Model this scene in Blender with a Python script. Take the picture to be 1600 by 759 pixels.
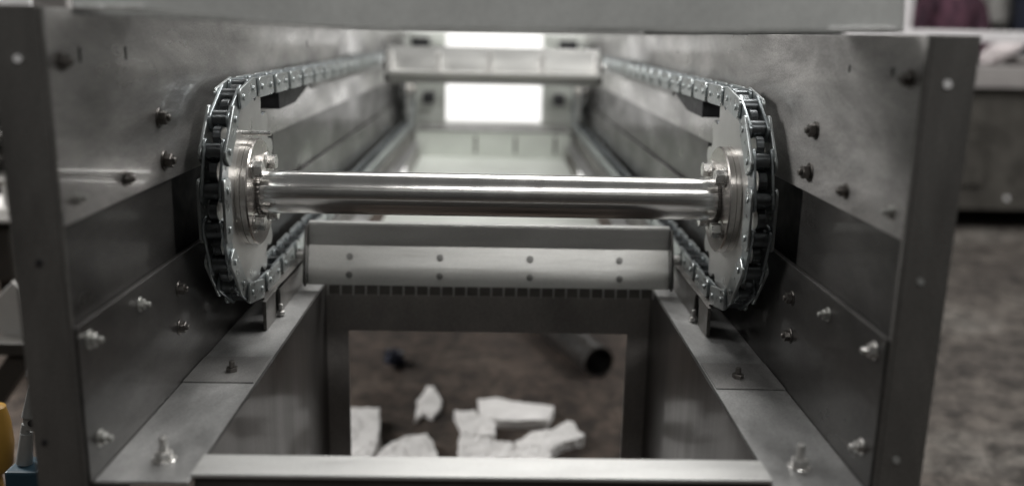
import bpy, bmesh, math, random
from mathutils import Vector, Matrix, noise
R_ = math.radians
PI = math.pi
random.seed(7)
for o in list(bpy.data.objects): bpy.data.objects.remove(o)
sc = bpy.context.scene
C = sc.collection

# ------------------------------------------------------------------ camera
FPX = 1396.0
RM = Matrix(((0.99962817, -0.01643574, -0.02175746),
             (-0.01743231, 0.22836320, -0.97341993),
             (0.02096748, 0.97343727, 0.22799178)))
cam_d = bpy.data.cameras.new("camera")
cam = bpy.data.objects.new("camera", cam_d); C.objects.link(cam)
cam.matrix_world = RM.to_4x4()
cam_d.sensor_width = 36.0
cam_d.lens = 36.0 * FPX / 1600.0
cam_d.clip_start = 0.02; cam_d.clip_end = 200
cam_d.dof.use_dof = True
cam_d.dof.focus_distance = 1.22
cam_d.dof.aperture_fstop = 1.75
sc.camera = cam

# ------------------------------------------------------------------ world and lamps
w = bpy.data.worlds.new("World"); sc.world = w; w.use_nodes = True
nt = w.node_tree; bg = nt.nodes['Background']
tc = nt.nodes.new('ShaderNodeTexCoord'); sp = nt.nodes.new('ShaderNodeSeparateXYZ')
rp = nt.nodes.new('ShaderNodeValToRGB')
nt.links.new(tc.outputs['Generated'], sp.inputs[0])
nt.links.new(sp.outputs['Z'], rp.inputs[0])
nt.links.new(rp.outputs[0], bg.inputs[0])
rp.color_ramp.elements[0].position = 0.0; rp.color_ramp.elements[0].color = (.05, .048, .045, 1)
rp.color_ramp.elements[1].position = 0.6; rp.color_ramp.elements[1].color = (.22, .22, .215, 1)
bg.inputs[1].default_value = 0.36

def area(name, loc, size, size_y, power, target=None, color=(1, .985, .965), spread=180):
    l = bpy.data.lights.new(name, 'AREA'); l.shape = 'RECTANGLE'
    l.size = size; l.size_y = size_y; l.energy = power; l.color = color; l.spread = R_(spread)
    o = bpy.data.objects.new(name, l); C.objects.link(o); o.location = loc
    t = Vector(target) if target else Vector((loc[0], loc[1], -1))
    o.rotation_euler = (t - Vector(loc)).to_track_quat('-Z', 'Y').to_euler()
    return o
area('tube_light_front', (0.36, -0.35, 1.55), 1.2, 0.08, 18, (0, 1.2, -.3))
area('tube_light_rear', (0.45, 2.3, 1.45), 1.3, 0.06, 14, (0, 1.4, -.3))
area('ceiling_light', (0.35, 3.4, 2.2), 2.4, 1.6, 55, (0, 2.8, -.4))
area('yard_light', (3.0, 3.0, 2.6), 1.6, 1.6, 95, (2.6, 3.2, -1.05))
area('floor_fill', (-2.8, 2.6, 1.2), 1.2, 1.2, 115, (0, 2.3, -1.05))  # added fill lamp, brightens the foam and floor under the trough
sc.view_settings.view_transform = 'Standard'
sc.view_settings.look = 'None'
sc.view_settings.exposure = 0.0
sc.view_settings.gamma = 1.0

# ------------------------------------------------------------------ pixel -> world helpers (photo is 1600 x 759)
def ray(u, v): return RM @ Vector((u - 800, 379.5 - v, -FPX))
def atY(u, v, Y): r = ray(u, v); return r * (Y / r.y)
def atZ(u, v, Z): r = ray(u, v); return r * (Z / r.z)
FL = -1.05            # floor height (eye level is 0)
CX = -0.005           # centre line of the machine

# ------------------------------------------------------------------ materials
def mat(name, col, metal=0.0, rough=0.5, var=0.15, scale=6.0, stretch=(1, 1, 1), rvar=0.1, bump=0.0, bscale=60.0,
        col2=None, spec=0.5, grain=0.0, coat=0.0, seed=0.0, dirt=0.0):
    m = bpy.data.materials.new(name); m.use_nodes = True
    n = m.node_tree.nodes; L = m.node_tree.links
    b = n['Principled BSDF']
    b.inputs['Metallic'].default_value = metal
    b.inputs['Specular IOR Level'].default_value = spec
    b.inputs['Coat Weight'].default_value = coat; b.inputs['Coat Roughness'].default_value = .07
    t = n.new('ShaderNodeTexCoord'); mp = n.new('ShaderNodeMapping'); mp.inputs['Scale'].default_value = stretch
    mp.inputs['Location'].default_value = (seed, seed * .7, seed * 1.3)
    L.new(t.outputs['Object'], mp.inputs['Vector'])
    ns = n.new('ShaderNodeTexNoise'); ns.inputs['Scale'].default_value = scale; ns.inputs['Detail'].default_value = 6
    ns.inputs['Roughness'].default_value = 0.62
    L.new(mp.outputs[0], ns.inputs['Vector'])
    r = n.new('ShaderNodeValToRGB')
    c2 = col2 if col2 else tuple(c * (1 - var) for c in col)
    c1 = col if col2 else tuple(min(1, c * (1 + var)) for c in col)
    r.color_ramp.elements[0].position = 0.32; r.color_ramp.elements[0].color = (*c2, 1)
    r.color_ramp.elements[1].position = 0.68; r.color_ramp.elements[1].color = (*c1, 1)
    L.new(ns.outputs['Fac'], r.inputs[0])
    outc = r.outputs[0]
    for a, scl, lo, hi in ((grain, 420, .3, .7), (dirt, 7, .38, .62)):
        if a <= 0: continue
        g = n.new('ShaderNodeTexNoise'); g.inputs['Scale'].default_value = scl; g.inputs['Detail'].default_value = 3 if scl > 100 else 8
        g.inputs['Roughness'].default_value = .5 if scl > 100 else .72
        if scl < 100: L.new(mp.outputs[0], g.inputs['Vector']); g.inputs['Distortion'].default_value = .6
        else: L.new(t.outputs['Object'], g.inputs['Vector'])
        mr = n.new('ShaderNodeMapRange'); mr.inputs['From Min'].default_value = lo; mr.inputs['From Max'].default_value = hi
        mr.inputs['To Min'].default_value = 1 - a; mr.inputs['To Max'].default_value = 1 + a * .6
        L.new(g.outputs['Fac'], mr.inputs['Value'])
        mx = n.new('ShaderNodeMix'); mx.data_type = 'RGBA'; mx.blend_type = 'MULTIPLY'; mx.inputs['Factor'].default_value = 1
        L.new(outc, mx.inputs['A']); L.new(mr.outputs[0], mx.inputs['B']); outc = mx.outputs['Result']
    L.new(outc, b.inputs['Base Color'])
    n2 = n.new('ShaderNodeTexNoise'); n2.inputs['Scale'].default_value = scale * 1.7; n2.inputs['Detail'].default_value = 7
    L.new(mp.outputs[0], n2.inputs['Vector'])
    m2 = n.new('ShaderNodeMapRange'); m2.inputs['From Min'].default_value = .3; m2.inputs['From Max'].default_value = .7
    m2.inputs['To Min'].default_value = max(.02, rough - rvar); m2.inputs['To Max'].default_value = min(1, rough + rvar)
    L.new(n2.outputs['Fac'], m2.inputs['Value']); L.new(m2.outputs[0], b.inputs['Roughness'])
    if bump > 0:
        n3 = n.new('ShaderNodeTexNoise'); n3.inputs['Scale'].default_value = bscale; n3.inputs['Detail'].default_value = 5
        L.new(mp.outputs[0], n3.inputs['Vector'])
        bp = n.new('ShaderNodeBump'); bp.inputs['Strength'].default_value = bump; bp.inputs['Distance'].default_value = .004
        L.new(n3.outputs['Fac'], bp.inputs['Height']); L.new(bp.outputs[0], b.inputs['Normal'])
    return m

M = {}
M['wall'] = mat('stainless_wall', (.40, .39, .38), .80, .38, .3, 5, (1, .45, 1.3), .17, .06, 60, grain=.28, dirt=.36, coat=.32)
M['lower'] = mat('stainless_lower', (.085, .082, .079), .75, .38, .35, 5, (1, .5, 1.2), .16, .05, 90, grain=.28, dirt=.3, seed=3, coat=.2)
M['flange'] = mat('flange_steel', (.21, .205, .195), .6, .45, .2, 9, (1, 1, .3), .1, .06, 90, grain=.24, dirt=.2)
M['ledge'] = mat('ledge_steel', (.41, .41, .405), .75, .44, .2, 9, (1, .5, 1), .14, .05, 120, grain=.18, dirt=.22)
M['guide'] = mat('guide_steel', (.20, .19, .18), .75, .4, .25, 12, grain=.2, dirt=.25)
M['dark_ledge'] = mat('dark_ledge_steel', (.33, .325, .318), .75, .42, .2, 9, (1, .5, 1), .1, .05, 120, grain=.18, dirt=.2)  # ledge steel darkened for the painted reflection strips; end shelf shares it
M['tooth'] = mat('dark_edge_strip', (.17, .16, .15), .2, .5, .2, 30)
M['rib'] = mat('lit_rib', (.86, .85, .83), .1, .5, .05, 30)  # bar steel whitened so the ribs and shelf look lit
M['bar'] = mat('bright_bar', (.60, .60, .585), .6, .42, .10, 14, (.35, 2, 1), .10, .04, 120, grain=.08)
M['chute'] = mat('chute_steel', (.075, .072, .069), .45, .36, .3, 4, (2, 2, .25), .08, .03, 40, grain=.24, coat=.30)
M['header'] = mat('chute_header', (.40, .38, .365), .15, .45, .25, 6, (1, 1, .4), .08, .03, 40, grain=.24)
M['shaft'] = mat('turned_steel', (.80, .79, .77), .95, .19, .03, 20, (1, .2, .2), .03)
M['hub'] = mat('machined_hub', (.62, .59, .56), .9, .24, .06, 30, (2, .3, .3), .05, .02, 200)
M['disc'] = mat('sprocket_plate', (.54, .54, .525), .75, .32, .08, 12, (1, 1, 1), .06, .02, 80)
M['zinc'] = mat('zinc_chain', (.44, .47, .47), .85, .34, .18, 40, (1, 1, 1), .12, .08, 200)
M['zinc_in'] = mat('zinc_chain_inner', (.30, .33, .34), .85, .36, .2, 40, (1, 1, 1), .12, .08, 200)
M['roller'] = mat('chain_roller', (.12, .13, .135), .9, .32, .2, 40, (1, 1, 1), .1)
M['bolt_dull'] = mat('dull_bolt_steel', (.40, .40, .38), .8, .4, .1, 60)
M['bolt'] = mat('bolt_steel', (.68, .67, .65), .9, .3, .1, 60)
M['bolt_dark'] = mat('dark_bolt', (.16, .15, .14), .9, .35, .2, 60)
M['hood'] = mat('hood_steel', (.78, .80, .78), .30, .40, .14, 5, (1, 1, 1), .06, .05, 90, grain=.12)
M['black'] = mat('black_rubber', (.02, .02, .022), 0, .6, .2, 30)
M['pan'] = mat('pale_pan', (.80, .83, .78), .35, .40, .06, 6)
M['flight'] = mat('flight_steel', (.62, .62, .60), .8, .36, .10, 12, (.3, 1, 2), .08, .04, 120, grain=.08)
M['weld'] = mat('weld_bead', (.9, .9, .88), .3, .3, .2, 90, bump=.4, bscale=300)
M['pale_disc'] = mat('pale_white', (.8, .8, .8), 0, .5, .03, 20)
M['foam'] = mat('white_foam', (.88, .865, .85), 0, .95, .06, 25, bump=.45, bscale=70, dirt=.10)
M['tube'] = mat('steel_tube', (.17, .165, .16), .85, .34, .2, 20)
M['junk'] = mat('dark_scrap', (.05, .055, .08), .7, .25, .4, 30)
M['tank'] = mat('tank_panel', (.10, .094, .084), .3, .55, .3, 3, grain=.2, dirt=.3)
M['alu'] = mat('alu_rail', (.85, .83, .84), .1, .38, .08, 10)
M['beamgrey'] = mat('grey_beam', (.40, .38, .37), .3, .5, .1, 8)
M['bag'] = mat('white_bag', (.85, .78, .78), 0, .8, .05, 20, bump=.2)
M['navy'] = mat('navy_post', (.02, .025, .045), 0, .5, .1, 20)
M['shirt'] = mat('maroon_shirt', (.17, .075, .11), 0, .9, .35, 16, (1, 1, .5), col2=(.035, .018, .03), dirt=.3)
M['trouser'] = mat('grey_trousers', (.06, .06, .07), 0, .9, .1, 20)
M['skin'] = mat('skin', (.34, .18, .13), 0, .6, .05, 20)
M['hair'] = mat('hair', (.015, .012, .01), 0, .6, .2, 50)
M['yellow'] = mat('yellow_paint', (.50, .28, .05), 0, .4, .08, 12)
M['blue'] = mat('blue_paint', (.02, .06, .09), 0, .45, .15, 20)
M['toolgrey'] = mat('tool_metal', (.42, .43, .42), .4, .4, .1, 30)
M['board'] = mat('pale_board', (.48, .47, .45), 0, .7, .08, 12)
M['darkframe'] = mat('dark_frame', (.05, .047, .042), .3, .5, .2, 12)

def floor_mat():
    m = bpy.data.materials.new('dirty_floor'); m.use_nodes = True
    n = m.node_tree.nodes; L = m.node_tree.links; b = n['Principled BSDF']
    t = n.new('ShaderNodeTexCoord')
    def nz(s, d, ro=.6, dist=0):
        x = n.new('ShaderNodeTexNoise'); x.inputs['Scale'].default_value = s; x.inputs['Detail'].default_value = d
        x.inputs['Roughness'].default_value = ro; x.inputs['Distortion'].default_value = dist
        L.new(t.outputs['Object'], x.inputs['Vector']); return x
    a = nz(1.6, 10, .68, 0); c = nz(13, 10, .78, 0); g = nz(70, 5, .7)
    r = n.new('ShaderNodeValToRGB'); e = r.color_ramp.elements
    e[0].position = .36; e[0].color = (.055, .047, .042, 1); e[1].position = .66; e[1].color = (.16, .15, .138, 1)
    k = e.new(.52); k.color = (.10, .088, .078, 1)
    L.new(a.outputs['Fac'], r.inputs[0])
    r2 = n.new('ShaderNodeValToRGB'); e = r2.color_ramp.elements
    e[0].position = .40; e[0].color = (.28, .27, .26, 1); e[1].position = .60; e[1].color = (1.4, 1.4, 1.4, 1)
    L.new(c.outputs['Fac'], r2.inputs[0])
    mx = n.new('ShaderNodeMix'); mx.data_type = 'RGBA'; mx.blend_type = 'MULTIPLY'; mx.inputs['Factor'].default_value = 1
    L.new(r.outputs[0], mx.inputs['A']); L.new(r2.outputs[0], mx.inputs['B'])
    r3 = n.new('ShaderNodeMapRange'); r3.inputs['From Min'].default_value = .3; r3.inputs['From Max'].default_value = .7
    r3.inputs['To Min'].default_value = .55; r3.inputs['To Max'].default_value = 1.4
    L.new(g.outputs['Fac'], r3.inputs['Value'])
    my = n.new('ShaderNodeMix'); my.data_type = 'RGBA'; my.blend_type = 'MULTIPLY'; my.inputs['Factor'].default_value = 1
    L.new(mx.outputs['Result'], my.inputs['A']); L.new(r3.outputs[0], my.inputs['B'])
    sx = n.new('ShaderNodeSeparateXYZ'); L.new(t.outputs['Object'], sx.inputs[0])
    ad = n.new('ShaderNodeMath'); ad.operation = 'MULTIPLY_ADD'; ad.inputs[1].default_value = 1.4
    L.new(a.outputs['Fac'], ad.inputs[0]); L.new(sx.outputs['X'], ad.inputs[2])
    mz = n.new('ShaderNodeMapRange'); mz.inputs['From Min'].default_value = 1.3; mz.inputs['From Max'].default_value = 1.9
    L.new(ad.outputs[0], mz.inputs['Value'])
    mw = n.new('ShaderNodeMix'); mw.data_type = 'RGBA'; mw.blend_type = 'MULTIPLY'; mw.inputs['Factor'].default_value = 1
    mv = n.new('ShaderNodeMix'); mv.data_type = 'RGBA'
    mv.inputs['A'].default_value = (.60, .50, .44, 1); mv.inputs['B'].default_value = (1.0, .99, .97, 1)
    L.new(mz.outputs[0], mv.inputs['Factor']); L.new(my.outputs['Result'], mw.inputs['A']); L.new(mv.outputs['Result'], mw.inputs['B'])
    L.new(mw.outputs['Result'], b.inputs['Base Color'])
    b.inputs['Roughness'].default_value = .85
    bp = n.new('ShaderNodeBump'); bp.inputs['Strength'].default_value = .6; bp.inputs['Distance'].default_value = .01
    L.new(c.outputs['Fac'], bp.inputs['Height']); L.new(bp.outputs[0], b.inputs['Normal'])
    return m
M['floor'] = floor_mat()

def glow_mat():
    m = bpy.data.materials.new('daylight_glow'); m.use_nodes = True
    n = m.node_tree.nodes; L = m.node_tree.links
    for x in list(n): n.remove(x)
    o = n.new('ShaderNodeOutputMaterial'); e = n.new('ShaderNodeEmission')
    e.inputs['Color'].default_value = (1, .985, .96, 1); e.inputs['Strength'].default_value = 1.35
    L.new(e.outputs[0], o.inputs[0]); return m
M['glow'] = glow_mat()

# ------------------------------------------------------------------ mesh helpers
def box(bm, x0, x1, y0, y1, z0, z1):
    x0, x1 = min(x0, x1), max(x0, x1); y0, y1 = min(y0, y1), max(y0, y1); z0, z1 = min(z0, z1), max(z0, z1)
    v = [bm.verts.new(p) for p in ((x0, y0, z0), (x1, y0, z0), (x1, y1, z0), (x0, y1, z0), (x0, y0, z1), (x1, y0, z1), (x1, y1, z1), (x0, y1, z1))]
    for f in ((0, 3, 2, 1), (4, 5, 6, 7), (0, 1, 5, 4), (1, 2, 6, 5), (2, 3, 7, 6), (3, 0, 4, 7)): bm.faces.new([v[i] for i in f])
    return v
def cyl(bm, a, b, r0, r1=None, n=24, caps=True):
    a, b = Vector(a), Vector(b); r1 = r0 if r1 is None else r1
    d = (b - a).normalized(); q = d.to_track_quat('Z', 'Y')
    A = []; B = []
    for i in range(n):
        t = 2 * PI * i / n; o = q @ Vector((math.cos(t), math.sin(t), 0))
        A.append(bm.verts.new(a + o * r0)); B.append(bm.verts.new(b + o * r1))
    for i in range(n): bm.faces.new((A[i], A[(i + 1) % n], B[(i + 1) % n], B[i]))
    if caps: bm.faces.new(A[::-1]); bm.faces.new(B)
def prism(bm, pts, d):
    """pts: list of 3D points (planar), d: extrusion vector"""
    d = Vector(d)
    a = [bm.verts.new(p) for p in pts]; b = [bm.verts.new(Vector(p) + d) for p in pts]
    n = len(a)
    for i in range(n): bm.faces.new((a[i], a[(i + 1) % n], b[(i + 1) % n], b[i]))
    bm.faces.new(a[::-1]); bm.faces.new(b)
def lathe(bm, prof, axis_o, axis_d, n=48):
    """prof: list of (t along axis, radius); closed both ends by r=0 or open"""
    o = Vector(axis_o); d = Vector(axis_d).normalized(); q = d.to_track_quat('Z', 'Y')
    rings = []
    for t, r in prof:
        if r < 1e-6: rings.append([bm.verts.new(o + d * t)])
        else: rings.append([bm.verts.new(o + d * t + q @ Vector((math.cos(2 * PI * i / n), math.sin(2 * PI * i / n), 0)) * r) for i in range(n)])
    for k in range(len(rings) - 1):
        A, B = rings[k], rings[k + 1]
        for i in range(n):
            j = (i + 1) % n
            if len(A) == 1 and len(B) == 1: continue
            if len(A) == 1: bm.faces.new((A[0], B[j], B[i]))
            elif len(B) == 1: bm.faces.new((A[i], A[j], B[0]))
            else: bm.faces.new((A[i], A[j], B[j], B[i]))
def mesh(name, bm, smooth=False, bevel=0.0, seg=2):
    bmesh.ops.recalc_face_normals(bm, faces=bm.faces)
    if bevel > 0:
        es = [e for e in bm.edges if len(e.link_faces) == 2 and e.calc_face_angle(0) > R_(40)]
        bmesh.ops.bevel(bm, geom=es, offset=bevel, segments=seg, profile=.5, affect='EDGES', clamp_overlap=True)
    me = bpy.data.meshes.new(name); bm.to_mesh(me); bm.free()
    if smooth:
        for p in me.polygons: p.use_smooth = True
        me.set_sharp_from_angle(angle=R_(38))
    return me
def obj(name, bm, m, parent=None, smooth=False, bevel=0.0, label=None, origin=None):
    me = bm if isinstance(bm, bpy.types.Mesh) else mesh(name, bm, smooth, bevel)
    o = bpy.data.objects.new(name, me); C.objects.link(o)
    if not me.materials: me.materials.append(M[m])
    if parent: o.parent = parent; 
    if label: o['label'] = label
    if origin is not None:
        ov = Vector(origin); me.transform(Matrix.Translation(-ov)); o.location = ov
    return o
def thing(name, label, cat, loc=(0, 0, 0), group=None):
    o = bpy.data.objects.new(name, None); C.objects.link(o); o.location = loc; o.empty_display_size = .05
    o['label'] = label; o['category'] = cat
    if group: o['group'] = group
    return o
def tag(o, label, cat, group=None):
    o['label'] = label; o['category'] = cat
    if group: o['group'] = group
    return o
def B(): return bmesh.new()

# ================================================================== SETTING
bm = B(); v = [bm.verts.new(p) for p in ((-30, -8, FL), (40, -8, FL), (40, 60, FL), (-30, 60, FL))]; bm.faces.new(v)
fo = obj('floor', bm, 'floor'); fo['kind'] = 'structure'

# ================================================================== CONVEYOR BODY
ZTL, ZTR = 0.014, 0.006     # wall top (left, right)
YF, YE = 0.80, 3.96
ZL = -0.435                 # ledge height
body = thing('conveyor_body', 'large open stainless steel conveyor trough with bolted side walls and a chute opening', 'conveyor', (CX, YF, FL))
def bpart(name, bmv, m, **k):
    o = obj(name, bmv, m, None, **k); return o
def addp(o, parent=body):
    o.parent = parent
    o.matrix_parent_inverse = Matrix.Translation(parent.location).inverted() if parent.parent is None else Matrix.Identity(4)
    return o

def nut_mesh(r=.0085, h=.008, stud=.012, washer=True):
    """points along +X"""
    b = B()
    if washer: cyl(b, (0, 0, 0), (.0016, 0, 0), r * 1.45, n=20)
    cyl(b, (.0016, 0, 0), (.0016 + h, 0, 0), r * 1.08, n=6)
    cyl(b, (.0016 + h, 0, 0), (.0016 + h + stud, 0, 0), r * .52, r * .48, n=12)
    return mesh('bolt', b, bevel=.0006, seg=1)
NUT = nut_mesh(.0072, .006, .007); NUT.materials.append(M['bolt'])
NUTD = nut_mesh(.0078, .008, .004); NUTD.materials.append(M['bolt_dark'])
NUTW = nut_mesh(.0072, .006, .007); NUTW.materials.append(M['bolt_dull'])
NUTL = nut_mesh(.0085, .008, .016); NUTL.materials.append(M['bolt'])
NUTL2 = nut_mesh(.0085, .007, .010); NUTL2.materials.append(M['bolt_dark'])
NUTS = nut_mesh(.006, .006, .010, False); NUTS.materials.append(M['bolt'])
def place_nut(me, loc, direction, parent, spin=0, scale=1):
    o = bpy.data.objects.new('bolt', me); C.objects.link(o)
    o.location = loc
    o.rotation_euler = (Vector(direction).to_track_quat('X', 'Z').to_matrix() @ Matrix.Rotation(spin, 3, 'X')).to_euler()
    o.scale = (scale,) * 3
    o.parent = parent
    return o

for s, zt in ((-1, ZTL), (1, ZTR)):
    X = lambda off: CX + s * off
    side = 'left' if s < 0 else 'right'
    b = B()
    # upper plate with a slot cut for the bearing (slot between z -0.18 and -0.278, from y 1.09)
    box(b, X(.3855), X(.3895), YF + .002, YE, -.180, zt)
    # folded strip along the top, outwards
    box(b, X(.3896), X(.42), YF + .005, YE, zt - .003, zt)
    wall = addp(obj('side_wall', b, 'wall', None, bevel=.0008))
    b = B()
    box(b, X(.3905), X(.3935), YF + .005, 1.092, -.285, -.150)
    box(b, X(.3905), X(.3935), 1.60, YE, -.285, -.150)
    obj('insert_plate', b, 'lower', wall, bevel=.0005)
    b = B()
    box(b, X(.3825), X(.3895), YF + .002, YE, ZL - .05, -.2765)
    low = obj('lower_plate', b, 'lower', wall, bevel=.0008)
    b = B()
    box(b, X(.3895), X(.4330), YF, YF + .004, -.62, zt + .001)
    box(b, X(.3855), X(.3894), YF, YF + .0045, -.62, zt + .001)
    box(b, X(.3900), X(.4330), YF + .0045, YF + .0085, -1.049, -.56)   # leg plate behind
    box(b, X(.4290), X(.4330), YF + .009, YF + .05, -1.049, -.56)
    fl = addp(obj('front_flange', b, 'flange', None, bevel=.0012))
    # bearing block outside, seen black through the slot
    b = B(); box(b, X(.400), X(.50), 1.05, 1.64, -.33, -.13)
    bb = addp(obj('bearing_housing', b, 'black', None, bevel=.003))
    NB = NUT if s > 0 else NUTW
    # bolts of the wall, measured from the photograph
    for (y, z, me, sc_) in ((.825, -.033, NUTD, .8), (1.053, -.104, NUTD, 1.0), (1.06, -.155, NUTD, 1.05), (.945, -.158, NUTD, .8), (.83, -.158, NUTW, .75)):
        place_nut(me, (X(.3855), y, z), (-s, 0, 0), wall, random.random(), sc_)
    for (y, z, me, sc_) in ((.826, -.296, NB, .9), (.951, -.299, NUTW, .8), (.829, -.400, NB, .85), (1.071, -.316, NUTD, .85), (1.066, -.364, NUTD, .85)):
        place_nut(me, (X(.3825), y, z), (-s, 0, 0), wall, random.random(), sc_)
    # narrow slots punched in the wall
    for (y, z) in ((.864, -.028), (.971, -.029), (1.46, -.10), (1.62, -.115), (1.90, -.03), (2.3, -.03)):
        b = B(); box(b, X(.3848), X(.3856), y - .0015, y + .0015, z - (.007 if s < 0 else .004), z + (.007 if s < 0 else .004))
        obj('slot', b, 'black', wall)
    # pale discs painted as light showing through flange holes, and dark holes
    for (u, v_, m_, r_) in (((28, 92, 'pale_disc', .0036), (62, 410, 'black', .0032), (70, 690, 'black', .0028)) if s < 0 else ((1480, 132, 'pale_disc', .0040), (1438, 440, 'toolgrey', .0032), (1400, 718, 'toolgrey', .0036))):
        p = atY(u, v_, YF); b = B(); cyl(b, (p.x, YF - .0015, p.z), (p.x, YF + .001, p.z), r_, n=20)
        obj('pale_disc' if m_ != 'black' else 'hole', b, m_, fl, smooth=True).matrix_parent_inverse = Matrix.Translation(fl.matrix_basis.translation).inverted()
    # ledge
    b = B()
    box(b, X(.2905), X(.3820), YF + .006, YE, ZL - .004, ZL)
    led = addp(obj('ledge', b, 'ledge', None, bevel=.0008))
    for (y, me, sc_) in ((.853, NUTL, 1.0), (1.097, NUTL2, .85)):
        place_nut(me, (X(.330), y, ZL), (0, 0, 1), led, random.random(), sc_)
    place_nut(NUTS, (X(.3225), 1.335, ZL), (0, 0, 1), led, .3, 1.1)
    # dark strip under the bolts, painting the sprocket's reflection onto the ledge
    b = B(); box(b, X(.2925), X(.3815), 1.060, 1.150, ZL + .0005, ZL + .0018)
    obj('reflection_strip', b, 'dark_ledge', led, bevel=.0006)
    # chain guide: vertical plate with an arched notch and a top flange
    b = B()
    y0, y1, zb, ztp = 1.262, 3.62, ZL + .001, -.390
    pts = [(y0, ztp), (y0, zb), (y0 + .012, zb), (1.312, zb)]
    pts += [(1.335 - .0155 * math.cos(a), -.405 + .0155 * math.sin(a)) for a in [PI * i / 8 for i in range(9)]]
    pts += [(1.358, zb), (y1, zb), (y1, ztp)]
    pts[3] = (1.3195, zb); pts[-3] = (1.3505, zb)
    prism(b, [(X(.326), y, z) for y, z in pts], (s * .005, 0, 0))
    box(b, X(.3311), X(.375), y0 + .02, y1, ztp - .004, ztp)
    gd = addp(obj('chain_guide', b, 'guide', None, bevel=.0005))
    # upper chain rail
    b = B(); box(b, X(.352), X(.3845), 1.75, 3.62, -.104, -.098); box(b, X(.350), X(.3535), 1.75, 3.62, -.112, -.096)
    addp(obj('chain_rail', b, 'ledge', None))
    b = B(); prism(b, [(X(.352), 1.50, -.104), (X(.352), 1.50, -.130), (X(.352), 1.62, -.128), (X(.352), 1.76, -.100), (X(.352), 1.52, -.100)], (s * .032, 0, 0))
    addp(obj('rail_bracket', b, 'black', None))
    # chute side panel below the ledge
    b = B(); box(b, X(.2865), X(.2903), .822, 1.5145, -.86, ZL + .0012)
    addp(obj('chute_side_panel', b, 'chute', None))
    # far end posts
    b = B()
    box(b, X(.212), X(.384), 3.93, 3.936, -.62, .0)
    box(b, X(.208), X(.212), 3.90, 3.936, -.62, .0)
    addp(obj('end_panel', b, 'pan', None))
    b = B(); box(b, X(.275), X(.345), 3.80, 3.92, -.090, -.025); addp(obj('end_bearing_block', b, 'black', None, bevel=.003))
    b = B(); box(b, X(.255), X(.300), 3.80, 3.92, -.295, -.25); addp(obj('end_bearing_block', b, 'black', None, bevel=.003))

# bright cross bar at the front of the opening, with a lip down
b = B(); box(b, CX - .2925, CX + .2925, .818, .862, ZL - .002, ZL + .0022)
addp(obj('front_cross_bar', b, 'bar', None, bevel=.001))
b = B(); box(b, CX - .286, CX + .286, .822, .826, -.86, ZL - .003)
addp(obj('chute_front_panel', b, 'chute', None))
# back panel of the chute with its cut-out
b = B()
zt = ZL + .001
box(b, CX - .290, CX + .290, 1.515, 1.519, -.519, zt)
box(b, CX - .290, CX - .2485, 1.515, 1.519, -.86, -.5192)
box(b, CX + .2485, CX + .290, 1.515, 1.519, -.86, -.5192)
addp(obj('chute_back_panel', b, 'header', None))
# flat bottom pan beyond the chute, between the ledges
b = B(); box(b, CX - .289, CX + .289, 1.5195, 3.594, -.494, -.490)
pan = addp(obj('bottom_pan', b, 'pan', None))
b = B(); box(b, CX - .311, CX + .311, 3.595, 3.599, -.496, -.387)
riser = addp(obj('pan_end_panel', b, 'pan', None))
for x in (-.07, .09, .25):
    b = B(); box(b, CX + x - .005, CX + x + .005, 3.5935, 3.5948, -.472, -.405); obj('seam', b, 'bolt_dark', riser)
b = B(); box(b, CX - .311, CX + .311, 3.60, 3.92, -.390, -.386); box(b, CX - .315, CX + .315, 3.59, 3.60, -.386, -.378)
addp(obj('end_shelf', b, 'dark_ledge', None))
# far sill
b = B(); box(b, CX - .207, CX + .207, 3.92, 3.936, -.62, -.378)
addp(obj('end_sill', b, 'pan', None))
# cross brace on top, further back
b = B(); box(b, CX - .385, CX + .385, 3.2, 3.24, .002, .02)
addp(obj('top_brace', b, 'bar', None, bevel=.001))
b = B(); box(b, CX - .385, CX + .385, 2.35, 2.40, .004, .03)
addp(obj('top_brace', b, 'bar', None, bevel=.001))
# hood plate standing on the walls at the front
b = B()
up = [(112, -60), (112, 12), (230, 15), (330, 24), (420, 33), (600, 41), (800, 43), (1100, 44), (1300, 46), (1412, 48), (1412, -60)]
prism(b, [atY(u, v_, .806) for u, v_ in up], (0, .004, 0))
hood = addp(obj('hood_plate', b, 'hood', None))
b = B(); prism(b, [atY(u, v_, .83) for u, v_ in ((112, 11), (330, 22), (600, 40), (800, 42), (1412, 46), (1412, 51), (1100, 52), (800, 48), (600, 46), (330, 33), (112, 22))], (0, .03, 0))
box(b, CX - .384, CX + .384, .865, 1.0, .016, .019)  # plate added behind the lip to shade the upper walls
hl = obj('hood_lip', b, 'ledge', hood); hl.matrix_parent_inverse = Matrix.Identity(4)
for (u0, u1, vv) in ((116, 221, 10), (1297, 1400, 45)):
    b = B(); n = 9
    for i in range(n):
        p = atY(u0 + (u1 - u0) * (i + .5) / n, vv + (1 if u0 < 500 else 0) * i / n * 2, .803); r = .0017 * random.uniform(.8, 1.25)
        bmesh.ops.create_icosphere(b, subdivisions=2, radius=r, matrix=Matrix.Translation(p) @ Matrix.Diagonal((2.6, 1, 1, 1)))
    obj('weld_bead', b, 'weld', hood, smooth=True)

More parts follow.
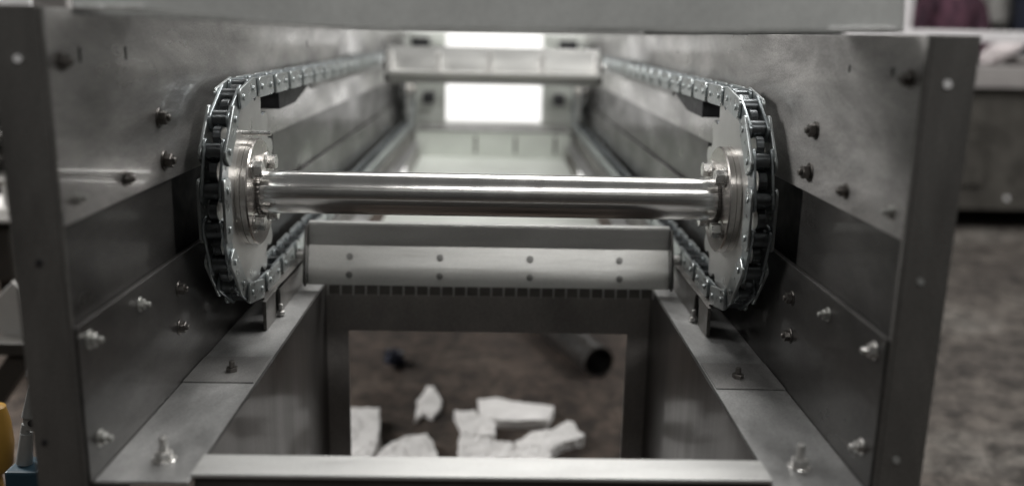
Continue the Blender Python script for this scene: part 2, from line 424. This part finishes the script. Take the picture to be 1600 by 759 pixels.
# ================================================================== DRIVE SHAFT with sprockets
PITCH = .0508; NT = 18; RP = PITCH / (2 * math.sin(PI / NT))
YS, ZS = 1.28, -.2295
XS = .353                                # chain line offset
shaft = thing('drive_shaft', 'polished horizontal steel shaft with a chain sprocket and bolted hub at each end', 'shaft', (CX, YS, ZS))
b = B(); lathe(b, [(-.327, .0), (-.327, .0302), (-.326, .0310), (.326, .0310), (.327, .0302), (.327, 0)], (0, 0, 0), (1, 0, 0), 64)
obj('shaft_bar', b, 'shaft', shaft, smooth=True)
def sprocket_mesh():
    b = B(); pts = []
    for k in range(NT):
        a0 = PI / 2 + k * 2 * PI / NT
        da = 2 * PI / NT
        # roller seat then tooth
        for f, r in ((-.24, RP + .001), (-.16, RP - .0075), (-.08, RP - .0105), (0, RP - .0112), (.08, RP - .0105), (.16, RP - .0075), (.24, RP + .001), (.34, RP + .0065), (.44, RP + .0085), (.5, RP + .0088), (.56, RP + .0085), (.66, RP + .0065)):
            a = a0 + f * da; pts.append((0, math.cos(a) * r, math.sin(a) * r))
    prism(b, [(-.0055, y, z) for _, y, z in pts], (.011, 0, 0))
    return mesh('sprocket', b, bevel=.001, seg=1)
SPR = sprocket_mesh(); SPR.materials.append(M['disc']); SPR.materials.append(M['roller'])
for p in SPR.polygons:
    if math.hypot(p.center.y, p.center.z) > RP - .0125 and abs(p.normal.x) < .9: p.material_index = 1
def hexbolt(bm, p, s, r=.0105, h=.0125, spin=0.0):
    """hex head pointing along s*X with a washer"""
    x, y, z = p
    cyl(bm, (x, y, z), (x + s * .002, y, z), r * 1.35, n=20)
    q = []
    for i in range(6):
        a = spin + i * PI / 3; q.append((x + s * .002, y + math.cos(a) * r * 1.08, z + math.sin(a) * r * 1.08))
    prism(bm, q, (s * h, 0, 0))
for s in (-1, 1):
    sp_ = bpy.data.objects.new('sprocket', SPR); C.objects.link(sp_); sp_.parent = shaft; sp_.location = (s * XS, 0, 0)
    b = B(); k = -s
    lathe(b, [(.0055, 0), (.0055, .077), (.0125, .077), (.0128, .0755), (.0132, .077), (.0205, .077), (.0225, .075), (.0225, 0)], (0, 0, 0), (k, 0, 0), 72)
    obj('hub', b, 'hub', sp_, smooth=True)
    b = B()
    for i in range(60):
        a = 2 * PI * i / 60
        bmesh.ops.create_icosphere(b, subdivisions=1, radius=.0035 * random.uniform(.75, 1.25), matrix=Matrix.Translation((k * .0245, math.cos(a) * .032, math.sin(a) * .032)))
    obj('weld_ring', b, 'bolt_dark', sp_, smooth=True)
    for a in (45, 135, 225, 315):
        b = B(); hexbolt(b, (k * .0225, math.cos(R_(a)) * .054, math.sin(R_(a)) * .054), k, spin=R_(a + 20))
        obj('hex_bolt', b, 'bolt', sp_, bevel=.0006)
    if s < 0:
        b = B(); cyl(b, (k * .0055, -.02, .086), (k * .045, -.02, .086), .0035, n=14)
        obj('stud', b, 'bolt', sp_, smooth=True)
# idler sprockets at the far end
NR = 48
for s in (-1, 1):
    sp_ = bpy.data.objects.new('idler_sprocket', SPR); C.objects.link(sp_); sp_.location = (CX + s * XS, YS + NR * PITCH, ZS)
    tag(sp_, 'blurred far sprocket at the end of the ' + ('left' if s < 0 else 'right') + ' chain, behind the upper scraper bar', 'sprocket', 'idler sprockets at the far end')
    b = B(); cyl(b, (-.02, 0, 0), (.03, 0, 0), .018); obj('stub_axle', b, 'hub', sp_, smooth=True)

# ================================================================== CHAINS
def obround(l, r, n=5, waist=.0, ext=.0165, cr=.0085):
    """rounded-rectangle plate outline in local (y,z), pins at y=0 and y=l"""
    p = []
    for cy, cz, a0 in ((l + ext - cr, -(r - cr), -PI / 2), (l + ext - cr, r - cr, 0), (-(ext - cr), r - cr, PI / 2), (-(ext - cr), -(r - cr), PI)):
        p += [(cy + math.cos(a0 + PI / 2 * i / n) * cr, cz + math.sin(a0 + PI / 2 * i / n) * cr) for i in range(n + 1)]
    return p
def link_mesh(outer):
    b = B(); x = .0140 if outer else .0098; r = .0145 if outer else .0137; t = .0038
    for s in (-1, 1):
        prism(b, [(s * x, y, z) for y, z in obround(PITCH, r)], (s * t, 0, 0))
    if outer:
        for y in (0, PITCH): cyl(b, (-(x + t + .0022), y, 0), (x + t + .0022, y, 0), .0045, n=12)
    me = mesh('outer_link' if outer else 'inner_link', b, bevel=.0007, seg=1)
    if not outer:
        b = B(); b.from_mesh(me)
        for y in (0, PITCH): cyl(b, (-.0096, y, 0), (.0096, y, 0), .0118, n=20)
        me = mesh('inner_link', b)
    me.materials.append(M['zinc' if outer else 'zinc_in']); me.materials.append(M['roller'])
    if not outer:
        for p in me.polygons:
            c = p.center
            if abs(c.x) < .0097: p.material_index = 1
    for p in me.polygons: p.use_smooth = True
    me.set_sharp_from_angle(angle=R_(35))
    return me
LO, LI = link_mesh(True), link_mesh(False)
for s in (-1, 1):
    ch = thing('roller_chain', ('left' if s < 0 else 'right') + ' galvanised roller chain looped round the ' + ('left' if s < 0 else 'right') + ' sprocket and running to the far end', 'chain', (CX + s * XS, YS, ZS))
    nodes = []
    for i in range(NR, -1, -1): nodes.append((i * PITCH, RP))
    for k in range(1, 10): a = PI / 2 + k * PI / 9; nodes.append((math.cos(a) * RP, math.sin(a) * RP))
    for i in range(1, NR + 1): nodes.append((i * PITCH, -RP))
    for k in range(1, 9): a = -PI / 2 + k * PI / 9; nodes.append((NR * PITCH + math.cos(a) * RP, math.sin(a) * RP))
    N = len(nodes)
    for i in range(N):
        a, c = nodes[i], nodes[(i + 1) % N]
        outer = (i - NR) % 2 == 0
        o = bpy.data.objects.new('outer_link' if outer else 'inner_link', LO if outer else LI); C.objects.link(o)
        o.parent = ch; o.location = (0, a[0], a[1] + (0 if True else 0)); o.rotation_euler = (math.atan2(c[1] - a[1], c[0] - a[0]), 0, 0)

# ================================================================== SCRAPER FLIGHTS
HWF = .311
def flight(name, label, loc, flip=False, comb=True):
    f = thing(name, label, 'scraper bar', loc, 'scraper bars carried between the chains')
    if flip: f.rotation_euler = (PI, 0, 0)
    # section: upper vertical band, lower band tilted, top flange back; local origin at chain centre height (z=-.376)
    b = B()
    t = .003
    prof = [(-.002, .052), (.002, .052), (.002, .014), (-.024, -.050), (-.028, -.049), (-.002, .0145)]
    prism(b, [(-HWF, y, z) for y, z in prof], (2 * HWF, 0, 0))
    obj('blade', b, 'flight', f, bevel=.0007)
    b = B(); box(b, -HWF, HWF, -.003, .012, .0525, .0550); obj('top_flange', b, 'bar', f, bevel=.0006)
    b = B(); n = 26; w_ = .0215
    for i in range(n + 1):
        x = -n * w_ / 2 + i * w_ + .004
        prism(b, [(x - .0014, -.026, -.051), (x + .0014, -.026, -.051), (x + .0012, -.0285, -.067), (x - .0012, -.0285, -.067)], (0, .002, 0))
    if comb:
        obj('comb_strip', b, 'bar', f)
        b = B()
        for i in range(n):
            x = -n * w_ / 2 + (i + .5) * w_ + .004
            prism(b, [(x - .0088, -.0268, -.0500), (x + .0088, -.0268, -.0500), (x + .0088, -.0288, -.0640), (x - .0088, -.0288, -.0640)], (0, .0024, 0))
        obj('notched_edge', b, 'tooth', f)
    else: b.free()
    for x in (-.245, -.09, .065, .22):
        for z in (-.002, -.032):
            y = -.002 + (z - .0145) / .0695 * .026 if z < .0145 else -.002
            b = B(); lathe(b, [(0, .0058), (.0012, .0054), (.0012, .0028), (.0022, .0024), (.0022, 0)], (x + .005, y - .0035, z), (0, -1, .37), 20)
            obj('rivet', b, 'rivet_m', f, smooth=True)
    for s in (-1, 1):
        b = B()
        prism(b, [(s * HWF, y, z) for y, z in ((.035, .050), (-.012, .050), (-.030, .010), (-.044, -.040), (-.036, -.050), (.035, -.030))], (s * .004, 0, 0))
        e = obj('end_plate', b, 'lower', f, bevel=.0006)
        b = B(); cyl(b, (s * (HWF + .004), -.020, .002), (s * (HWF + .016), -.020, .002), .009, n=20)
        obj('pin', b, 'bolt', e, smooth=True)
    return f
M['rivet_m'] = mat('rivet_steel', (.30, .30, .29), .9, .4, .2, 60)
ZC = ZS - RP
flight('scraper_bar', 'nearest steel scraper bar with a comb edge, just below the polished shaft', (CX, 1.505, ZC))
f = flight('scraper_bar', 'upper scraper bar with ribs whitened as if lit, carried by the top chains before the bright opening', (CX, 2.66, ZS + RP - .008), True, False)
for x in (-.16, -.01, .14, -.30, .30):
    b = B(); box(b, x - .009, x + .009, .002, .034, -.036, .019)
    # in the flipped bar local -z is up: ribs face the camera on the folded side
    g = obj('rib', b, 'rib', f); g.location = (0, 0, 0)
b = B(); box(b, -HWF, HWF, .0025, .050, .0195, .029); obj('shelf_flange', b, 'rib', f)

# ================================================================== DAYLIGHT beyond the far end
b = B(); box(b, -.62, .62, 5.6, 5.62, -.95, .36)
bf = B(); box(bf, -.68, -.6205, 5.58, 5.64, FL + .001, .42); box(bf, .6205, .68, 5.58, 5.64, FL + .001, .42); box(bf, -.62, .62, 5.58, 5.64, .3605, .42); box(bf, -.62, .62, 5.58, 5.64, FL + .001, -.9505)
tag(obj('daylit_opening', b, 'glow'), 'glaring white daylit opening seen through the far end of the trough', 'opening')

obj('frame', bf, 'darkframe', bpy.data.objects['daylit_opening'])
# ================================================================== THINGS ON THE FLOOR
def slab(name, outline, th, label, seedn, amp=.005, tiltz=0.0, m='foam'):
    th = th * .6
    top = [atZ(u, v_, FL + th) for u, v_ in outline]
    c = sum(top, Vector()) / len(top)
    b = B(); prism(b, [p - c for p in top], (0, 0, -(th - .002)))
    bmesh.ops.recalc_face_normals(b, faces=b.faces)
    bmesh.ops.triangulate(b, faces=b.faces)
    for _ in range(5):
        bmesh.ops.subdivide_edges(b, edges=[e for e in b.edges if e.calc_length() > .009], cuts=1, use_grid_fill=False)
        bmesh.ops.triangulate(b, faces=b.faces)
    for v_ in b.verts:
        q = v_.co * 22 + Vector((seedn * 7.1, seedn * 3.3, 0))
        d = noise.noise_vector(q) * amp + noise.noise_vector(q * 2.9) * amp * .6 + noise.noise_vector(q * 6) * amp * .35
        low = (v_.co.z + th) / th
        v_.co += d * (1 if low > .15 else .35)
        if v_.co.z < -th + .002: v_.co.z = -th + .002
    o = obj(name, b, m, None)
    o.location = c
    return tag(o, label, 'foam piece', 'broken white foam pieces on the floor')
slab('foam_piece', [(520, 640), (556, 636), (592, 636), (592, 655), (594, 672), (586, 700), (575, 722), (530, 722)], .07, 'white foam block at the left, cut off by the chute panel', 1)
slab('foam_piece', [(667, 603), (679, 604), (683, 616), (690, 622), (687, 638), (676, 650), (662, 645), (648, 655), (650, 640), (654, 622)], .022, 'small upright white foam chip lying alone behind the others', 2)
slab('foam_piece', [(747, 623), (775, 621), (800, 626), (866, 634), (864, 642), (855, 655), (800, 656), (752, 654)], .045, 'long flat white foam slab with a straight cut front edge', 3, .003)
slab('foam_piece', [(710, 640), (740, 640), (748, 648), (775, 658), (773, 680), (755, 678), (722, 672), (718, 655)], .055, 'white foam wedge touching the left end of the long slab', 4)
slab('foam_piece', [(805, 688), (835, 674), (862, 670), (888, 655), (898, 660), (902, 670), (913, 674), (911, 682), (880, 690), (850, 706), (815, 702)], .05, 'white foam piece with a ragged pointed tip, furthest right', 5)
slab('foam_piece', [(588, 708), (612, 690), (632, 682), (668, 676), (676, 690), (682, 706), (684, 725), (640, 735), (595, 735)], .06, 'low rough white foam lump just behind the bright bar', 6)
slab('foam_piece', [(718, 690), (722, 676), (735, 672), (762, 684), (778, 690), (800, 690), (800, 730), (720, 730)], .07, 'crumbly white foam lump in front of the wedge piece', 8, .009)
slab('foam_piece', [(798, 694), (830, 692), (858, 697), (860, 730), (798, 730)], .06, 'white foam crumb in front of the ragged tipped piece', 9, .009)

# steel tube lying on the floor, open end to the camera
tb = thing('steel_tube', 'short dark steel tube lying on the floor behind the chute', 'tube', (.34, 2.64, FL))
p1 = Vector((0, 0, .052)); p0 = Vector((-.21, .62, .052))
d = (p0 - p1).normalized(); L_ = (p0 - p1).length
b = B(); lathe(b, [(0, .046), (0, .051), (L_, .051), (L_, .046), (0, .046)], p1, d, 48)
obj('tube_wall', b, 'tube', tb, smooth=True)

# crumpled dark scrap
b = B(); bmesh.ops.create_icosphere(b, subdivisions=3, radius=.032)
random.seed(21)
for v_ in b.verts:
    n_ = noise.noise_vector(v_.co * 30) * .026 + noise.noise_vector(v_.co * 60 + Vector((4, 2, 1))) * .016
    v_.co = v_.co * random.uniform(.92, 1.08) + n_; v_.co.x *= 1.05; v_.co.z = v_.co.z * .85
zmin = min(v_.co.z for v_ in b.verts)
o = obj('crumpled_scrap', b, 'junk'); o.location = Vector((-.305, 2.72, FL - zmin))
tag(o, 'small crumpled dark blue wad lying alone on the brown floor', 'scrap')

# ================================================================== BACKGROUND RIGHT
tank = thing('steel_tank', 'dark steel tank machine standing behind the right side wall', 'machine', (3.2, 5.0, FL))
inv = Matrix.Translation((3.2, 5.0, FL)).inverted()
def tp(name, b, m, **k):
    o = obj(name, b, m, None, **k); o.parent = tank; o.matrix_parent_inverse = inv; return o
zt_ = atY(1550, 138, 5.0).z
b = B(); box(b, 2.2, 4.4, 5.0, 6.0, -.93, zt_); tp('tank_body', b, 'tank', bevel=.006)
b = B(); box(b, 2.15, 4.45, 4.96, 6.04, zt_ + .001, atY(1550, 103, 4.96).z); tp('rim_beam', b, 'beamgrey', bevel=.006)
pa, pb = atY(1502, 212, 4.998), atY(1533, 290, 4.998)
b = B(); box(b, pa.x, pb.x, 4.985, 4.999, pb.z, pa.z); tp('hatch', b, 'tank', bevel=.004)
for x in (2.3, 3.4, 4.2):
    for y in (5.1, 5.9):
        b = B(); box(b, x, x + .06, y, y + .06, FL + .001, -.931); tp('leg', b, 'darkframe')
p = atY(1573, 310, 4.995); b = B(); cyl(b, (p.x, 4.99, p.z), (p.x, 5.0, p.z), .013, n=20); tp('pale_disc', b, 'pale_disc')
# rail frame above the rim
za, zb_ = atY(1500, 66, 4.97).z, atY(1500, 48, 4.97).z
rail = thing('handrail', 'bright aluminium rail running above the dark tank', 'rail', (3.2, 4.97, FL))
b = B(); box(b, 1.9, 4.4, 4.955, 4.985, za, zb_); o = obj('rail_bar', b, 'alu', rail, bevel=.006); o.matrix_parent_inverse = Matrix.Translation(rail.location).inverted()
for x in (1.93, 4.3):
    b = B(); box(b, x, x + .04, 4.955, 4.985, FL + .001, za - .001); o = obj('post', b, 'alu', rail); o.matrix_parent_inverse = Matrix.Translation(rail.location).inverted()
# white bag on the rim
def blob(name, c, sz, m, label, cat, seedn=0, rot=0):
    b = B(); bmesh.ops.create_icosphere(b, subdivisions=4, radius=1)
    for v_ in b.verts:
        n_ = noise.noise(v_.co * 1.6 + Vector((seedn, 0, 0))) * .22 + noise.noise(v_.co * 5 + Vector((seedn, 0, 0))) * .05
        q = v_.co * (1 + n_)
        v_.co = Matrix.Rotation(rot, 3, 'Y') @ Vector((q.x * sz[0], q.y * sz[1], q.z * sz[2]))
    zm = min(v_.co.z for v_ in b.verts)
    o = obj(name, b, m, smooth=True); o.location = (c[0], c[1], c[2] - zm); return tag(o, label, cat)
zr = atY(1550, 102, 5.1).z
c_ = atY(1552, 98, 5.2)
blob('white_bag', (c_.x, 5.15, atY(1550, 103, 4.96).z + .002), (.135, .09, .05), 'bag', 'plump white bag resting on the grey rim of the tank', 'bag', 3, R_(-28))
blob('grey_sack', (c_.x + .19, 5.25, atY(1550, 103, 4.96).z + .002), (.12, .09, .03), 'beamgrey', 'low grey sack beside the white bag', 'sack', 9)
# things behind the rail
p = atY(1560, 25, 6.6)
b = B(); box(b, p.x - .17, p.x + .14, 6.6, 6.9, p.z - .05, p.z + .05); box(b, p.x - .05, p.x + .12, 6.65, 6.85, p.z + .051, p.z + .35)
box(b, p.x - .15, p.x - .11, 6.65, 6.7, FL + .001, p.z - .051); box(b, p.x + .08, p.x + .12, 6.65, 6.7, FL + .001, p.z - .051); box(b, p.x - .15, p.x - .11, 6.8, 6.85, FL + .001, p.z - .051); box(b, p.x + .08, p.x + .12, 6.8, 6.85, FL + .001, p.z - .051)
tag(obj('workbench_cabinet', b, 'board', bevel=.01), 'pale grey cabinet on legs beside the person in maroon', 'cabinet')
p = atY(1598, 20, 6.4)
b = B(); box(b, p.x - .03, p.x + .25, 6.4, 6.5, FL + .001, 1.2)
tag(obj('dark_column', b, 'navy', bevel=.01), 'dark navy column at the far right edge', 'column')
p = atY(1419, 20, 6.0)
b = B(); box(b, p.x - .045, p.x + .035, 6.0, 6.08, FL + .001, 1.0)
tag(obj('pale_column', b, 'alu', bevel=.008), 'pale grey post beside the hood plate', 'post')

# ---- person
def skin_chain(name, pts, edges, radii, m, parent=None, sub=2):
    me = bpy.data.meshes.new(name + '_cage'); me.from_pydata([Vector(p) for p in pts], edges, []); me.update()
    o = bpy.data.objects.new(name + '_cage', me); C.objects.link(o)
    sk = o.modifiers.new('s', 'SKIN'); sk.use_smooth_shade = True
    for i, r in enumerate(radii):
        r = r if isinstance(r, tuple) else (r, r)
        me.skin_vertices[0].data[i].radius = r
    me.skin_vertices[0].data[0].use_root = True
    ss = o.modifiers.new('u', 'SUBSURF'); ss.levels = sub; ss.render_levels = sub
    dg = bpy.context.evaluated_depsgraph_get()
    nm = bpy.data.meshes.new_from_object(o.evaluated_get(dg)); nm.name = name
    bpy.data.objects.remove(o); nm.materials.clear(); nm.materials.append(M[m])
    r = bpy.data.objects.new(name, nm); C.objects.link(r)
    if parent: r.parent = parent
    for p in nm.polygons: p.use_smooth = True
    return r
pc = atY(1481, 30, 6.3)
pr = thing('person', 'person in a dark maroon shirt standing behind the bright rail', 'person', (pc.x, 6.3, FL))
pts = [(0, 0, .88), (0, 0, 1.05), (0, -.01, 1.22), (0, -.02, 1.33), (0, -.03, 1.385), (0, -.05, 1.44), (0, -.055, 1.52), (0, -.045, 1.58),
       (-.19, -.01, 1.29), (-.25, -.03, 1.04), (-.21, -.20, .88), (.19, -.01, 1.29), (.25, -.03, 1.04), (.21, -.20, .88),
       (-.09, 0, .82), (-.10, -.01, .46), (-.10, .02, .09), (.09, 0, .82), (.10, -.01, .46), (.10, .02, .09), (-.10, -.11, .035), (.10, -.11, .035)]
ed = [(0, 1), (1, 2), (2, 3), (3, 4), (4, 5), (5, 6), (6, 7), (3, 8), (8, 9), (9, 10), (3, 11), (11, 12), (12, 13), (0, 14), (14, 15), (15, 16), (0, 17), (17, 18), (18, 19), (16, 20), (19, 21)]
rd = [(.14, .10), (.13, .095), (.16, .10), (.11, .08), .052, .062, .082, .07, .055, .043, .028, .055, .043, .028, .085, .055, .04, .085, .055, .04, .035, .035]
skin_chain('body', pts, ed, rd, 'skin', pr)
sp_ = [pts[i] for i in (0, 1, 2, 3, 8, 9, 11, 12)]
skin_chain('shirt', [(0, 0, .86), pts[1], pts[2], (0, -.02, 1.335), pts[8], (-.245, -.03, 1.05), (-.215, -.18, .90), pts[11], (.245, -.03, 1.05), (.215, -.18, .90)],
           [(0, 1), (1, 2), (2, 3), (3, 4), (4, 5), (5, 6), (3, 7), (7, 8), (8, 9)], [(.165, .12), (.155, .115), (.18, .12), (.10, .085), .085, .062, .05, .085, .062, .05], 'shirt', pr)
skin_chain('trousers', [(0, 0, .9), (-.09, 0, .82), (-.10, -.01, .46), (-.10, .02, .10), (.09, 0, .82), (.10, -.01, .46), (.10, .02, .10)],
           [(0, 1), (1, 2), (2, 3), (0, 4), (4, 5), (5, 6)], [(.15, .11), .10, .075, .065, .10, .075, .065], 'trouser', pr)
skin_chain('hair', [(0, -.02, 1.60), (0, .01, 1.57), (0, .02, 1.51)], [(0, 1), (1, 2)], [.078, .085, .06], 'hair', pr)
for s in (-1, 1):   # hands: palm and five fingers
    hx, hy, hz = s * .20, -.235, .865
    P = [(s * .21, -.19, .885), (hx, hy, hz)]; E = [(0, 1)]; Rr = [.026, (.034, .018)]
    for k in range(4):
        i = len(P); ox = hx + (k - 1.5) * .019; ln = (.030, .036, .034, .026)[k]
        P += [(ox, hy - .04, hz - .005), (ox, hy - .04 - ln, hz - .018), (ox, hy - .045 - ln * 1.5, hz - .045)]
        E += [(1, i), (i, i + 1), (i + 1, i + 2)]; Rr += [.0095, .0085, .007]
    i = len(P); P += [(hx - s * .035, hy - .005, hz - .008), (hx - s * .05, hy - .035, hz - .02)]; E += [(0, i), (i, i + 1)]; Rr += [.011, .009]
    skin_chain('hand', P, E, Rr, 'skin', pr, 1)

# ================================================================== BACKGROUND LEFT
def pbox(b, u0, v0, u1, v1, Y, dy):
    a, c = atY(u0, v0, Y), atY(u1, v1, Y); box(b, a.x, c.x, Y, Y + dy, c.z, a.z)
b = B(); pbox(b, -60, -40, 47, 17, 2.6, .05)
a_ = atY(0, 17, 2.6)
box(b, a_.x - .05, a_.x - .02, 2.6, 2.65, FL + .001, a_.z)
tag(obj('white_board', b, 'pale_disc'), 'bright white board at the top left corner', 'board')
b = B(); a_ = atY(48, 0, 2.3); c2 = atY(104, 0, 2.3); box(b, a_.x, c2.x, 2.3, 2.36, FL + .001, .6)
tag(obj('grey_column', b, 'beamgrey', bevel=.005), 'grey steel post at the top left, left of the hood plate', 'post')
tr = thing('trestle', 'dark steel trestle beside the left wall', 'trestle', (-1.3, 2.0, FL))
itr = Matrix.Translation(tr.location).inverted()
def trp(name, b, m):
    o = obj(name, b, m, tr, bevel=.003); o.matrix_parent_inverse = itr
b = B(); pbox(b, -220, 533, 46, 556, 1.9, .05); trp('beam', b, 'darkframe')
b = B(); q = atY(10, 556, 1.92); prism(b, [(q.x, 1.92, q.z - .001), (q.x + .06, 1.92, q.z - .001), (q.x - .17, 1.92, FL + .001), (q.x - .23, 1.92, FL + .001)], (0, .04, 0)); trp('leg', b, 'darkframe')
b = B(); prism(b, [(q.x - .24, 1.92, q.z - .001), (q.x - .18, 1.92, q.z - .001), (q.x - .10, 1.92, FL + .001), (q.x - .16, 1.92, FL + .001)], (0, .04, 0)); trp('leg', b, 'darkframe')
b = B(); pbox(b, -200, 350, 26, 440, 2.5, .3); a_ = atY(-150, 440, 2.5); box(b, a_.x, a_.x + .05, 2.5, 2.55, FL + .001, a_.z); box(b, a_.x + .15, a_.x + .2, 2.7, 2.75, FL + .001, a_.z)
tag(obj('dark_cabinet', b, 'darkframe', bevel=.01), 'black cabinet body behind the left flange', 'cabinet')
b = B(); pbox(b, -200, 338, 22, 349, 2.45, .35)
tag(obj('cabinet_shelf', b, 'board', bevel=.003), 'thin pale shelf on top of the black cabinet', 'shelf')
b = B(); prism(b, [atY(u, v_, 1.96) for u, v_ in ((18, 440), (32, 452), (42, 530), (6, 531), (-20, 480))], (0, .02, 0))
tag(obj('board_scrap', b, 'board', bevel=.002), 'pale board offcut propped on the dark trestle', 'board')
for i, (v0, v1) in enumerate(((165, 180), (196, 214), (232, 252), (262, 290))):
    b = B(); q = atY(-30, (v0 + v1) / 2, 2.5); bmesh.ops.create_uvsphere(b, u_segments=24, v_segments=12, radius=1, matrix=Matrix.Translation((q.x + .05, 2.55, q.z)) @ Matrix.Diagonal((.14, .12, .02, 1)))
    tag(obj('coil', b, 'board' if i % 2 else 'darkframe', smooth=True), ('lowest pale', 'second', 'third', 'topmost')[3 - i] + ' flat roll in the pile at the left edge' if False else ['topmost dark roll of the stack at the left edge', 'upper pale roll of the stack at the left edge', 'lower dark roll of the stack at the left edge', 'bottom pale roll of the stack at the left edge'][i], 'roll', 'flat rolls stacked at the left edge')
# hand tool with a pointed tip, standing on its blue base
q = atY(42, 759, 1.15); bx_ = q.x
tl = thing('hand_tool', 'slim tool with a pointed grey tip and a blue base, beside the left flange', 'tool', (bx_, 1.15, FL))
def zz(v_): return atY(42, v_, 1.15).z - FL
def xx(u, v_): return atY(u, v_, 1.15).x - bx_
b = B(); box(b, -.016, .030, -.025, .025, .001, zz(724)); obj('base', b, 'blue', tl, bevel=.004)
b = B(); cyl(b, (xx(38, 722), 0, zz(722)), (xx(42, 676), 0, zz(676)), .011, .0085, n=12); cyl(b, (xx(38, 672), 0, zz(676)), (xx(41, 660), 0, zz(662)), .006, n=12); obj('stem', b, 'toolgrey', tl, smooth=True)
b = B(); pbox(b, 34, 650, 57, 674, 1.145, .02); o = obj('clamp_block', b, 'toolgrey', tl, bevel=.002); o.matrix_parent_inverse = Matrix.Translation(tl.location).inverted()
b = B(); q = atY(49, 661, 1.143); cyl(b, (q.x, 1.142, q.z), (q.x, 1.147, q.z), .0048, n=16); o = obj('screw_hole', b, 'black', tl); o.matrix_parent_inverse = Matrix.Translation(tl.location).inverted()
b = B(); cyl(b, (xx(44, 650), 0, zz(650)), (xx(47, 602), 0, zz(602)), .0085, .0018, n=14); obj('tip', b, 'toolgrey', tl, smooth=True)
# yellow handle
q0 = atY(-8, 735, 1.3); q1 = atY(-8, 612, 1.3)
b = B(); lathe(b, [(0, 0), (.0, .018), (.012, .026), (.05, .027), (.085, .022), (.11, .015), (.118, 0)], q0, (q1 - q0), 28)
lathe(b, [(0, .010), (q0.z - FL - .002, .012), (q0.z - FL - .002, 0)], q0, (0, 0, -1), 16)
tag(obj('yellow_tool_handle', b, 'yellow', smooth=True), 'rounded yellow tool handle at the lower left edge', 'handle')
